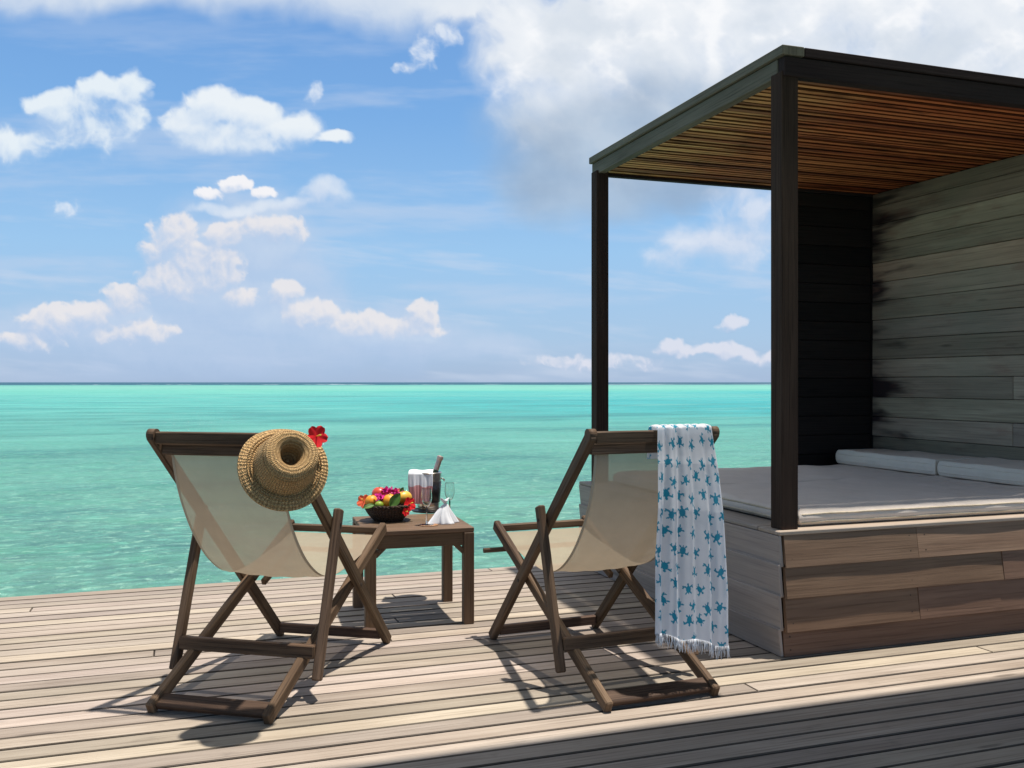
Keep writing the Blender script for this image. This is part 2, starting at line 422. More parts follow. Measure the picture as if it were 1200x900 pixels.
M_ceil = wood('orange_ceiling_boards', (.58, .235, .115), (.40, .135, .062), (.12, .038, .022), .75, .8, .8, .3, ceil_stain, .1)
def fabric(name, c, rough=.9, trans=0., through=0., weave=900, var=.12, tintattr=False, wrinkle=.3):
    m, n, p, o = mat(name)
    uv = n.new('ShaderNodeUVMap', uv_map='UVMap').outputs[0]
    P = n.new('ShaderNodeTexCoord').outputs['Object']
    a = n.noise(P, 9, 4, .6)
    cc = n.mix(n.mr(a, .35, .7, 0, 1), c, tuple(q*(1-var) for q in c))
    if tintattr:
        cc = n.mix(1.0, cc, n.new('ShaderNodeVertexColor', layer_name='tint').outputs[0], 'MULTIPLY')
    w = n.noise(n.v('MULTIPLY', uv, (1, 1, 1)), weave, 1, .5)
    cc = n.mix(n.mr(w, .35, .7, 0, .18), cc, n.mix(1.0, cc, (.6, .6, .6), 'MULTIPLY'))
    n.put(p.inputs['Base Color'], cc); p.inputs['Roughness'].default_value = rough
    p.inputs['Specular IOR Level'].default_value = .15
    n.put(p.inputs['Normal'], n.bump(n.m('ADD', n.m('MULTIPLY', w, .15), n.noise(P, 14, 3, .5)), wrinkle, .01))
    sh = p.outputs[0]
    if trans:
        t = n.new('ShaderNodeBsdfTranslucent'); n.put(t.inputs[0], cc)
        mx = n.new('ShaderNodeMixShader'); mx.inputs[0].default_value = trans
        n.t.links.new(sh, mx.inputs[1]); n.t.links.new(t.outputs[0], mx.inputs[2]); sh = mx.outputs[0]
    if through:
        t = n.new('ShaderNodeBsdfTransparent')
        mx = n.new('ShaderNodeMixShader'); n.put(mx.inputs[0], n.mr(w, .3, .7, through-.08, through+.08))
        n.t.links.new(sh, mx.inputs[1]); n.t.links.new(t.outputs[0], mx.inputs[2]); sh = mx.outputs[0]
    n.t.links.new(sh, o.inputs[0]); return m
M_sling = fabric('mesh_sling_canvas', (.41, .33, .235), .85, .24, .14, 700, .10, False, .15)
M_hem = fabric('sling_hem', (.50, .42, .31), .85, .1, 0, 700, .10)
M_matt = fabric('mattress_linen', (.74, .635, .54), .9, 0, 0, 500, .08, False, .5)
M_mattedge = fabric('mattress_piping_edge', (.66, .55, .40), .9, 0, 0, 300, .35, False, .9)
M_bolster = fabric('cushion_linen', (.82, .70, .57), .9, 0, 0, 500, .08, False, .5)
M_towel = fabric('printed_cotton', (.93, .92, .94), .9, .45, 0, 700, .05, True, .25)
M_white = fabric('white_linen', (.84, .84, .85), .9, .15, 0, 700, .04, True, .3)
def simple(name, c, rough=.5, metal=0., spec=.5, var=.15, scale=30, trans=0., ior=1.45, tint=False, sss=0):
    m, n, p, o = mat(name)
    P = n.new('ShaderNodeTexCoord').outputs['Object']
    a = n.noise(P, scale, 4, .6)
    cc = n.mix(n.mr(a, .3, .7), c, tuple(q*(1-var) for q in c))
    if tint: cc = n.mix(1.0, cc, n.new('ShaderNodeVertexColor', layer_name='tint').outputs[0], 'MULTIPLY')
    n.put(p.inputs['Base Color'], cc)
    n.put(p.inputs['Roughness'], n.mr(a, .3, .7, rough*.85, min(1, rough*1.2)))
    p.inputs['Metallic'].default_value = metal; p.inputs['Specular IOR Level'].default_value = spec
    p.inputs['Transmission Weight'].default_value = trans; p.inputs['IOR'].default_value = ior
    n.put(p.inputs['Normal'], n.bump(a, .15, .003))
    return m
M_metal = simple('hammered_silver', (.62, .58, .52), .22, 1.0, .5, .3, 60)
M_darkmetal = simple('dark_bucket_wall', (.03, .028, .028), .3, .2, .5)
M_glass = simple('clear_glass', (.95, .98, .97), .02, 0, .5, .02, 5, 1.0, 1.45)
M_bottle = simple('dark_green_bottle_glass', (.015, .03, .015), .1, 0, .6)
M_foil = simple('bottle_foil', (.62, .42, .34), .35, .7, .5)
M_orange = simple('orange_peel', (.85, .33, .02), .45, 0, .5, .2, 120)
M_mango = simple('yellow_mango_skin', (.88, .50, .06), .4, 0, .5, .25, 20)
M_apple = simple('red_apple_skin', (.62, .075, .035), .35, 0, .5, .3, 25)
M_lime = simple('lime_skin', (.24, .34, .03), .45, 0, .5, .2, 60)
M_leaf = simple('green_leaf', (.075, .17, .018), .45, 0, .5, .4, 30)
M_pink = simple('magenta_petals', (.72, .035, .30), .7, 0, .3, .3, 60)
M_red = simple('red_hibiscus_petals', (.72, .012, .018), .6, 0, .3, .25, 60)
M_coral = simple('coral_petals', (.80, .13, .05), .6, 0, .3, .25, 60)
M_yel = simple('yellow_stamen', (.85, .6, .08), .6, 0, .3)
M_tray = simple('dark_lacquer_tray', (.025, .018, .015), .35, 0, .5)
M_coaster = simple('woven_coaster', (.36, .19, .10), .8, 0, .2, .4, 300)
M_screw = simple('rusty_screw', (.06, .045, .035), .6, .5)
def straw(name, c1, c2, c3, ku, kv, wave=True):
    m, n, p, o = mat(name)
    uv = n.new('ShaderNodeUVMap', uv_map='UVMap').outputs[0]
    P = n.new('ShaderNodeTexCoord').outputs['Object']
    wv = n.v('SUBTRACT', n.noise(P, 45, 3, .6, color=True), (.5, .5, .5))
    s = n.sep(n.v('ADD', uv, n.v('MULTIPLY', wv, (.022, .008, 0))))
    # braided coils: rings along v, slanting straws along u
    ring = n.m('SINE', n.m('MULTIPLY', s[1], 2*math.pi*kv))
    sl = n.m('SINE', n.m('ADD', n.m('MULTIPLY', s[0], 2*math.pi*ku), n.m('MULTIPLY', n.m('ABSOLUTE', ring), 2.2)))
    P = n.new('ShaderNodeTexCoord').outputs['Object']
    nz = n.noise(P, 160, 3, .6); nb = n.noise(P, 22, 4, .6)
    c = n.mix(n.mr(nz, .35, .65), c1, c2)
    c = n.mix(n.mr(sl, -.2, -.9, 0, .75), c, c3)
    c = n.mix(n.mr(ring, -.55, -.98, 0, .6), c, c3)
    c = n.mix(n.mr(nb, .5, .7, 0, .4), c, c2)
    sp = n.noise(P, 330, 2, .7); c = n.mix(n.mr(sp, .56, .68, 0, .85), c, c3)
    n.put(p.inputs['Base Color'], c); p.inputs['Roughness'].default_value = .75
    p.inputs['Specular IOR Level'].default_value = .25
    h = n.m('ADD', n.m('MULTIPLY', ring, .6), n.m('MULTIPLY', sl, .5))
    n.put(p.inputs['Normal'], n.bump(n.m('ADD', h, nz), 1.0, .003))
    return m
M_straw = straw('braided_straw', (.80, .53, .25), (.52, .32, .13), (.20, .105, .04), 74, 84)
M_wicker = straw('dark_wicker', (.11, .07, .045), (.06, .038, .028), (.012, .008, .006), 44, 70)

# ------------------------------------------------------------------ the sea
def build_sea():
    m, n, p, o = mat('lagoon_water')
    P = n.new('ShaderNodeTexCoord').outputs['Object']
    s = n.sep(P)
    dist = n.m('SQRT', n.m('ADD', n.m('POWER', s[0], 2.0), n.m('POWER', s[1], 2.0)))
    wz = n.noise(n.v('MULTIPLY', P, (.006, .018, 1)), 1.0, 4, .6)
    along = n.m('ADD', s[1], n.m('MULTIPLY', s[0], .12))
    lg = n.m('LOGARITHM', n.m('MAXIMUM', n.m('MULTIPLY', along, n.m('ADD', .72, n.m('MULTIPLY', wz, .56))), 5.0), 10.0)
    t = n.mr(lg, .9, 3.4)       # 8 m .. 2500 m
    # sea bed colours: coral rubble by the villa, sand shelf, blue channel, pale sand bar, deep sea outside the reef
    zone = n.ramp(t, [(0, (.115, .255, .195)), (.12, (.115, .275, .22)), (.25, (.105, .305, .255)), (.38, (.095, .335, .29)),
                      (.46, (.085, .36, .315)), (.54, (.085, .36, .31)), (.60, (.11, .38, .31)), (.70, (.15, .385, .315)), (.79, (.115, .33, .285)),
                      (.815, (.02, .16, .19)), (.83, (.008, .06, .11)), (1, (.008, .055, .11))])
    # a bluer channel lies off to the right
    ch = n.noise(n.v('MULTIPLY', P, (.007, .012, 1)), 1.0, 3, .5)
    side = n.mr(n.m('SUBTRACT', s[0], n.m('MULTIPLY', s[1], .125)), -14, 40)
    chm = n.m('MULTIPLY', n.m('MULTIPLY', n.mr(t, .30, .40, smooth=True), n.mr(t, .56, .63, 1, 0, True)), n.m('MULTIPLY', side, n.mr(ch, .34, .52)))
    zone = n.mix(n.m('MULTIPLY', chm, .8), zone, (.022, .30, .315))
    # coral patches under the surface
    r1 = n.noise(n.v('MULTIPLY', P, (.10, .20, 1)), 1.0, 5, .6, .4)
    r2 = n.noise(n.v('MULTIPLY', P, (.5, .9, 1)), 1.0, 5, .65, .3)
    r3 = n.noise(n.v('MULTIPLY', P, (.018, .05, 1)), 1.0, 4, .6, .3)
    near = n.mr(dist, 30, 130, 1, .30)
    c = n.mix(n.m('MULTIPLY', n.mr(r1, .46, .62, 0, .62), near), zone, (.040, .150, .155))
    c = n.mix(n.m('MULTIPLY', n.mr(r3, .55, .70, 0, .42), n.mr(dist, 900, 1300, 1, 0)), c, (.012, .11, .12))
    c = n.mix(n.m('MULTIPLY', n.mr(r2, .50, .70, 0, .55), n.mr(dist, 12, 70, 1, 0)), c, (.075, .30, .19))
    # light net of the ripples on the bed, soft
    cr = n.noise(n.v('MULTIPLY', P, (2.2, 4.6, 1)), 1.0, 4, .7, .6)
    c = n.mix(n.m('MULTIPLY', n.mr(cr, .50, .66, 0, .60), n.mr(dist, 14, 80, 1, .2)), c, (.15, .42, .32))
    mo = n.noise(n.v('MULTIPLY', P, (1.1, 1.7, 1)), 1.0, 6, .72, .5); nr = n.mr(dist, 10, 60, 1, .12)
    c = n.mix(n.m('MULTIPLY', n.mr(mo, .52, .66, 0, .70), nr), c, (.060, .150, .150))
    mo2 = n.noise(n.v('MULTIPLY', P, (2.6, 3.3, 1)), 1.3, 5, .75, .4)
    c = n.mix(n.m('MULTIPLY', n.mr(mo2, .54, .66, 0, .75), nr), c, (.27, .50, .38))
    st = n.noise(n.v('MULTIPLY', P, (.022, .13, 1)), 1.0, 4, .6, .3)
    c = n.mix(n.m('MULTIPLY', n.mr(st, .53, .64, 0, .6), n.m('MULTIPLY', n.mr(dist, 28, 45), n.mr(dist, 110, 260, 1, .25))), c, (.045, .20, .205))
    sn = n.noise(n.v('MULTIPLY', P, (.05, .16, 1)), 1.0, 5, .6, .4)
    c = n.mix(n.m('MULTIPLY', n.mr(sn, .54, .68, 0, .55), n.mr(dist, 150, 600, 1, .4)), c, (.17, .43, .36))
    dp = n.noise(n.v('MULTIPLY', P, (.0032, .011, 1)), 1.0, 4, .6, .3)
    c = n.mix(n.m('MULTIPLY', n.mr(dp, .55, .66, 0, .5), n.m('MULTIPLY', n.mr(dist, 120, 250), n.mr(dist, 800, 1000, 1, 0))), c, (.03, .24, .26))
    # surf on the outer reef
    sf = n.noise(n.v('MULTIPLY', P, (.02, .004, 1)), 1.0, 4, .7)
    sfm = n.m('MULTIPLY', n.m('MULTIPLY', n.mr(along, 900, 960), n.mr(along, 1150, 1250, 1, 0)), n.mr(sf, .56, .62))
    c = n.mix(sfm, c, (.75, .8, .82))
    b1 = n.noise(n.v('MULTIPLY', P, (.8, 1.9, 1)), 1.0, 5, .62, .3)
    b2 = n.noise(n.v('MULTIPLY', P, (3.4, 6.2, 1)), 1.0, 5, .72, .5)
    b3 = n.noise(n.v('MULTIPLY', P, (.12, .42, 1)), 1.0, 3, .5)
    h = n.m('ADD', n.m('ADD', n.m('MULTIPLY', b1, .46), n.m('MULTIPLY', b2, .19)), n.m('MULTIPLY', b3, .5))
    nb = n.bump(h, 1.0, 1.25)
    df = n.new('ShaderNodeBsdfDiffuse'); n.put(df.inputs[0], c); n.put(df.inputs['Normal'], n.bump(h, .8, .8))
    gl = n.new('ShaderNodeBsdfGlossy'); n.put(gl.inputs['Roughness'], n.mr(dist, 10, 200, .06, .35)); n.put(gl.inputs['Normal'], nb)
    fr = n.new('ShaderNodeFresnel'); fr.inputs[0].default_value = 1.33; n.put(fr.inputs['Normal'], nb)
    mx = n.new('ShaderNodeMixShader')      # a choppy sea shows its own colour between the facets that mirror the sky
    n.put(mx.inputs[0], n.m('MINIMUM', n.m('MULTIPLY', fr.outputs[0], .8), n.mr(dist, 25, 250, .75, .12)))
    n.t.links.new(df.outputs[0], mx.inputs[1]); n.t.links.new(gl.outputs[0], mx.inputs[2]); n.t.links.new(mx.outputs[0], o.inputs[0])
    mb = MB()
    ys = [-400, -60, -10, 0, 4, 10, 30, 80, 200, 600, 2000, 9000, 40000]; xs = [-40000, -6000, -900, -150, -40, 0, 40, 150, 900, 6000, 40000]
    base = 0
    for y in ys:
        for x in xs: mb.v.append(Vector((x, y, 0)))
    for j in range(len(ys)-1):
        for i in range(len(xs)-1):
            q = [j*len(xs)+i, j*len(xs)+i+1, (j+1)*len(xs)+i+1, (j+1)*len(xs)+i]
            mb.face(q, [(0, 0)]*4, (1, 1, 1, 1))
    o = mb.build('sea', m); o.location = (0, 0, -1.3); tag(o, kind='structure')
build_sea()

# ------------------------------------------------------------------ the deck
def build_deck():
    mb = MB(); pitch = .0975; y = 5.30 - .049; row = 0
    def edge(x): return 0
    while y > -1.6:
        x = -6.5 - random.random()*2
        while x < 9.5:
            L = random.uniform(3.4, 7.0); x2 = min(x+L, 9.5)
            t = random.choice([.74, .84, .92, .98, 1.03, 1.09, 1.18]) * random.uniform(.95, 1.05)
            tint = (t, t*random.uniform(.97, 1.0), t*random.uniform(.93, 1.02), 1)
            dz = random.uniform(-.0012, .0012)
            sk = random.uniform(-.001, .001)
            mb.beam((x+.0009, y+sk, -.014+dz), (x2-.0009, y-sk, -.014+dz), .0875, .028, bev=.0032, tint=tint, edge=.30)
            x = x2
        y -= pitch; row += 1
    o = mb.build('deck', M_deck); tag(o, kind='structure')
    # slightly skewed edge board along the water, the rim joist below, joists under the gaps and piles down to the sea
    rim = MB()
    a = Vector((-6.5, 5.80, -.012)); b = Vector((-.95, 5.42, -.012)); c = Vector((2.2, 5.30, -.012))
    # wedge boards between the last full board and the skewed rim
    k = 0
    yy = 5.30 - .049 + pitch
    while yy < 5.9:
        xe = -.95 + (5.42 - yy - .04)/(5.80-5.42)*(-.95+6.5)*-1 * -1 if yy > 5.42 else None
        # x where the rim line is at yy: rim goes (2.2,5.30) -> (-.95,5.42) -> (-6.5,5.80)
        if yy < 5.42: xe = 2.2 + (yy-5.30)/(5.42-5.30)*(-.95-2.2)
        else: xe = -.95 + (yy-5.42)/(5.80-5.42)*(-6.5+.95)
        if xe > -6.4:
            t = random.uniform(.85, 1.1)
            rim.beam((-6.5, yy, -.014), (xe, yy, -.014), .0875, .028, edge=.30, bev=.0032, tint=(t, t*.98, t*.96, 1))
        yy += pitch
    rim.build('deck_edge_boards', M_deck); tag(bpy.data.objects['deck_edge_boards'], kind='structure')
    sub = MB()
    for x in [i*.6 - 6.3 for i in range(27)]: sub.beam((x, -1.5, -.11), (x, 5.22, -.11), .05, .16, tint=(.35, .35, .35, 1))
    for px in (-5.5, -2.8, -.1, 2.6, 5.3, 8.0):
        for py in (-1, 2, 4.9): sub.tube([(px, py, -4), (px, py, -.2)], .11, 12, (.4, .4, .4, 1))
    sb = sub.build('deck_underframe', M_deck); tag(sb, kind='structure')
build_deck()

# ------------------------------------------------------------------ unseen roof strip added for the house eave, sized for shade and fill
def build_eave_stand_in():
    v = empty('eave_stand_in', (0, 1.35, 0), 0, 'unseen roof strip on posts, added in place of the house eave to shade the near deck', 'roof')
    MB().beam((-6, 0, 3.10), (9.4, 0, 3.10), 2.46, .10, bev=.004, tint=(1, 1, 1, 1)).build('roof_panel', M_fascia, v)
    for x in (-5.8, 9.2):
        MB().beam((x, 0, 0), (x, 0, 3.04), .14, .14, up=(0, 1, 0)).build('post', M_post, v)
build_eave_stand_in()

# ------------------------------------------------------------------ daybed pavilion
PX, PY = 2.262, 3.192          # near left corner of the platform on the deck
PXR, PYB = 4.46, 5.18
ZT = .506
def build_pavilion():
    r = empty('daybed_pavilion', (PX, PY, 0), 0, 'dark timber daybed pavilion with flat slatted roof and clad platform at the right', 'pavilion')
    off = Vector((-PX, -PY, 0))
    def bx(mb, x0, x1, y0, y1, z0, z1, **k):
        """box by extents, grain along the longest horizontal or vertical side"""
        d = (x1-x0, y1-y0, z1-z0); a = max(range(3), key=lambda i: d[i]); cx, c_y, cz = (x0+x1)/2, (y0+y1)/2, (z0+z1)/2
        if a == 0: mb.beam((x0, c_y, cz), (x1, c_y, cz), d[1], d[2], **k)
        elif a == 1: mb.beam((cx, y0, cz), (cx, y1, cz), d[0], d[2], **k)
        else: mb.beam((cx, c_y, z0), (cx, c_y, z1), d[1], d[0], side=(0, 1, 0), **k)
    def fin(mb, name, m):
        o = mb.build(name, m, r); o.location = off; return o
    # platform core
    mb = MB(); bx(mb, PX+.03, PXR-.02, PY+.020, PYB-.03, .004, ZT-.026, tint=(.3, .3, .3, 1)); fin(mb, 'platform_core', M_post)
    # front cladding: four lapped boards leaning out at the foot, each of two or three lengths
    zs = [ZT-.019, .362, .240, .106, .004]
    tops = [.0105, .0175, .0190, .0100]; outs = [.0300, .0365, .0380, .0200]      # how far head and foot stand proud
    mb = MB()
    for k in range(4):
        zt, zb = zs[k]+(.012 if k else 0), zs[k+1]
        xs = [PX, PX+[.62, 2.0, .58, 1.9][k], PX+[1.3, 2.3, 1.5, 2.2][k], PXR+.9] if False else [PX, PX+[.66, 1.12, .66, 1.45][k], PX+1.9, PXR+1.2]
        for i in range(3):
            nseg = 18
            x0, x1 = xs[i]+(.0008 if i else 0), xs[i+1]-.0008
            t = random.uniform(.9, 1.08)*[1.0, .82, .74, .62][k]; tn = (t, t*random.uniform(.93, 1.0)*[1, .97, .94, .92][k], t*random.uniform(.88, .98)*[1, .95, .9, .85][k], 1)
            ph = random.random()*6
            th = .018
            def yf(x, top, k=k, ph=ph):      # bowed boards: warped foot lines
                w = .0030*math.sin(x*3.1+ph)+.0018*math.sin(x*7.7+ph*2)
                return PY - tops[k] + w*.9 if top else PY - outs[k] + w*.35
            ou, ov = random.random()*30, random.random()*30
            def fr(a, b):
                x = x0+(x1-x0)*a; z = zt+(zb-zt)*b
                y = yf(x, True)*(1-b)+yf(x, False)*b
                return (x, y, z)
            L = x1-x0
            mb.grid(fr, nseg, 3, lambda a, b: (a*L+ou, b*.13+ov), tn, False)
            mb.grid(lambda a, b: (x0+L*a, yf(x0+L*a, False)+th*b, zb), nseg, 1, lambda a, b: (a*L+ou, b*.02+ov), tn, False)
            for (xx, sgn) in ((x0, 0), (x1, 1)):
                bs = len(mb.v)
                mb.v += [Vector((xx, yf(xx, True), zt)), Vector((xx, yf(xx, False), zb)), Vector((xx, yf(xx, False)+th, zb)), Vector((xx, yf(xx, True)+th, zt))]
                mb.face([bs, bs+1, bs+2, bs+3] if sgn else [bs+3, bs+2, bs+1, bs], [(0, 0), (.1, 0), (.1, .02), (0, .02)], tn)
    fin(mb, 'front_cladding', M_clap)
    screw = None
    for k in range(4):
        zb, zt = zs[k+1], zs[k]
        for x in (PX+.03, PX+.62, PX+.70, PX+1.86, PX+1.94):
            for fz in (.25, .75):
                z = zt+(zb-zt)*fz; y = PY-tops[k]*(1-fz)-outs[k]*fz
                if screw is None: screw = MB().tube([(0, .003, 0), (0, -.0012, 0)], .0028, 8).build('screw_head', M_screw, r)
                else: screw = screw.copy(); C.objects.link(screw)
                screw.location = off+Vector((x, y, z))
    # left side cladding
    mb = MB()
    for k in range(4):
        zt, zb = zs[k]+(.010 if k else 0), zs[k+1]
        y = PY-.001; cuts = [PY-.0135, PY+1.15+.2*k, PYB]
        for i in range(2):
            lean = .008
            t = random.uniform(.9, 1.08)
            mb.beam((PX-.0085-lean/2, cuts[i], (zt+zb)/2), (PX-.0085-lean/2, cuts[i+1]-.001, (zt+zb)/2), .014, zt-zb, side=Vector((1, 0, lean*1.6/(zt-zb))), bev=.002, tint=(t, t, t*1.01, 1))
    fin(mb, 'side_cladding', M_clapg)
    mb = MB()
    bx(mb, PX-.024, PXR+1.2, PY-.0165, PY+.13, ZT-.018, ZT, bev=.004, tint=(1.1, 1.05, 1, 1))
    fin(mb, 'edge_board', M_lip)
    mb = MB(); bx(mb, PX-.024, PX+.13, PY+.132, PYB, ZT-.018, ZT, bev=.004); fin(mb, 'edge_board', M_lip)
    mb = MB(); bx(mb, PX+.132, PXR, PY+.132, PYB, ZT-.022, ZT-.003, tint=(.6, .6, .6, 1)); fin(mb, 'platform_top', M_lip)
    # posts
    for (x, y) in ((PX+.004, PY+.004), (PX+.038, PYB-.12)):
        mb = MB(); bx(mb, x, x+.078, y, y+.078, ZT+.0005, 2.352, bev=.003); fin(mb, 'post', M_post)
    # roof: fascia beams, cap boards and the ceiling of slats
    x0, x1, y0, y1 = PX+.008, PXR+1.25, PY-.006, PYB-.02
    def beam_part(name, m, *e):
        mb = MB(); bx(mb, *e, bev=.003, tint=(1, 1, 1, 1)); return fin(mb, name, m)
    SK = .045
    mb = MB(); mb.beam((x0+.0225, y0+.047, 2.372), (x0+.0225+SK, y1, 2.372), .045, .072, bev=.003, tint=(1, 1, 1, 1)); fin(mb, 'fascia_beam', M_fascia)
    beam_part('fascia_beam', M_fdark, x0+.002, x1, y0, y0+.045, 2.330, 2.408)
    beam_part('fascia_beam', M_fdark, x0+.047+SK, x1, y1-.045, y1, 2.336, 2.408)
    mb = MB(); mb.beam((x0+.038, y0-.008, 2.4305), (x0+.038+SK, y1+.014, 2.4305), .104, .039, bev=.003, tint=(1, 1, 1, 1)); fin(mb, 'cap_board', M_fascia)
    beam_part('cap_board', M_fdark, x0+.0925, x1, y0-.008, y0+.09, 2.411, 2.449)
    mb = MB(); y = y0+.048
    cols = [(1.15, .95, .7), (1.0, .8, .6), (.75, .5, .4), (1.2, .95, .7), (.5, .35, .3), (.95, .7, .5), (1.3, 1.1, .8)]
    while y < y1-.05:
        w = random.choice([.040, .046, .052]); t = random.choice(cols); z = random.uniform(-.001, .006)
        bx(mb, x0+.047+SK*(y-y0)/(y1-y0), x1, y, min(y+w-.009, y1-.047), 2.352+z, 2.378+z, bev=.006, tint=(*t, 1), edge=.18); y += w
    fin(mb, 'ceiling', M_ceil)
    mb = MB(); bx(mb, x0+.093+SK, x1, y0+.093, y1+.01, 2.412, 2.440, tint=(1, 1, 1, 1)); fin(mb, 'roof_deck', M_fdark)
    # side wall of boards (faces left) and the short dark wall at the back
    mb = MB(); z = ZT+.003
    while z < 2.34:
        h = random.choice([.118, .124, .13]); h = min(h, 2.352-z)
        cuts = [PY+.15, PY+random.choice([.16, .17, .24, .80, .17, .2]), PYB-.066]
        for i in range(2):
            t = random.choice([.62, .78, .92, 1.0, 1.15, 1.32]); q = random.choice([(1, 1, 1), (.97, 1.03, .98), (1.08, .99, .94), (.97, .98, 1.03)])
            dx = random.uniform(-.003, .003)
            bx(mb, 4.335+dx, 4.360+dx, cuts[i], cuts[i+1]-.0015, z, z+h-.003, bev=.003, tint=(t*q[0], t*q[1], t*q[2], 1))
        z += h
    bx(mb, 4.366, 4.400, PY+.15, PYB-.066, ZT+.003, 2.350, tint=(.25, .25, .25, 1))
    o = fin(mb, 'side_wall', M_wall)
    mb = MB(); z = ZT+.003
    while z < 2.33:
        h = min(.124, 2.333-z); t = random.uniform(.6, 1.3); bx(mb, 3.70, 4.334, PYB-.053, PYB-.028, z, z+h-.003, bev=.003, tint=(t, t, t, 1)); z += h
    bx(mb, 4.337, 4.40, PYB-.064, PYB-.026, ZT+.003, 2.334, tint=(.6, .6, .6, 1))
    bx(mb, 3.70, 4.40, PYB-.024, PYB-.004, ZT+.003, 2.333, tint=(.6, .6, .6, 1))
    fin(mb, 'back_wall', M_wdark)
    mb = MB(); bx(mb, 3.665, 3.698, PYB-.065, PYB-.022, ZT+.001, 2.334, bev=.003); fin(mb, 'wall_stile', M_wdark)
    return r
build_pavilion()

# soft furnishings of the daybed -------------------------------------------------
def cushion(name, x0, x1, y0, y1, z0, th, m, label, cat, group, seed=0, edge_m=None, rnd=.5):
    o0 = empty(name, ((x0+x1)/2, (y0+y1)/2, z0), 0, label, cat, group)
    W, D = x1-x0, y1-y0; r = th*rnd
    def sup(a, n=40):   # denser near the rims
        return a
    def pos(u, v, top):
        # u,v in 0..1 with rounded border
        X = (u-.5)*W; Y = (v-.5)*D
        ex = min(W/2-abs(X), D/2-abs(Y)); k = min(1, max(0, ex)/max(r, 1e-4))
        q = math.sqrt(max(0, 1-(1-k)**2))
        puff = .010*mnoise.noise(Vector((X*3+seed, Y*3, seed))) + .006*mnoise.noise(Vector((X*9+seed, Y*9, seed)))
        z = th/2 + (th/2 + (puff*k))*q if top else th/2 - (th/2)*q
        wob = .004*mnoise.noise(Vector((X*6, Y*6, seed+5)))
        return (X+wob*(1-k), Y+wob*(1-k), z)
    def mp(a):  # clusters samples at the two rims
        return .5 - .5*math.cos(math.pi*a) if False else a
    nu, nv = max(24, int(W/.02)), max(24, int(D/.02))
    us = lambda a, L: (a*3*r/L if a < 1/6*1 else a)
    def remap(a, L):
        e = 1.2*r/L
        if a < .2: return e*(a/.2)**1.6
        if a > .8: return 1-e*((1-a)/.2)**1.6
        return e+(a-.2)/.6*(1-2*e)
    mb = MB()
    mb.grid(lambda a, b: pos(remap(a, W), remap(b, D), True), nu, nv, lambda a, b: (a*W, b*D))
    mb.grid(lambda a, b: pos(remap(1-a, W), remap(b, D), False), nu, nv, lambda a, b: (a*W, b*D))
    mb.build('cover', m, o0)
    # piping cord round the waist
    pb = MB(); zz = th*.5
    def ring(z, grow):
        P = []; n = 60
        hw, hd = W/2+grow, D/2+grow; cr = .02
        for (sx, s_y, a0) in ((1, 1, 0), (-1, 1, 90), (-1, -1, 180), (1, -1, 270)):
            for k in range(5):
                a = R(a0+k*22.5); P.append(Vector((sx*(hw-cr)+cr*math.cos(a), s_y*(hd-cr)+cr*math.sin(a), z)))
        out = []
        for i in range(len(P)):
            a, b = P[i], P[(i+1) % len(P)]; nn = max(1, int((b-a).length/.04))
            for k in range(nn):
                q = a.lerp(b, k/nn); q.z += .0025*mnoise.noise(Vector((q.x*8, q.y*8, seed+9))); out.append(q)
        out.append(out[0].copy()); return out
    pb.tube(ring(zz+th*.22, -.003), .0042, 6, caps=False)
    pb.tube(ring(zz-th*.24, -.003), .0042, 6, caps=False)
    pb.build('piping', edge_m or m, o0)
    return o0
zc = ZT+.001
MX0 = PX+.085
cushion('mattress', PX+.115, 4.32, PY+.044, 4.20, zc, .070, M_matt, 'front daybed mattress in beige linen with a frayed straw-coloured piped edge', 'mattress', 'daybed mattresses', 1, M_mattedge)
cushion('mattress', PX+.115, 4.32, 4.205, 5.00, zc, .070, M_matt, 'rear daybed mattress in beige linen, on the sea side behind the front one', 'mattress', 'daybed mattresses', 2, M_matt)
cushion('bolster_cushion', 3.95, 4.325, 4.155, 5.00, zc+.0735, .088, M_bolster, 'long flat off-white cushion by the dark back wall of the daybed', 'cushion', 'cushions along the daybed wall', 3, M_bolster, .16)
cushion('bolster_cushion', 3.95, 4.325, 3.30, 4.140, zc+.0735, .088, M_bolster, 'long flat off-white cushion nearest the right edge of the photo, against the board wall', 'cushion', 'cushions along the daybed wall', 4, M_bolster, .16)

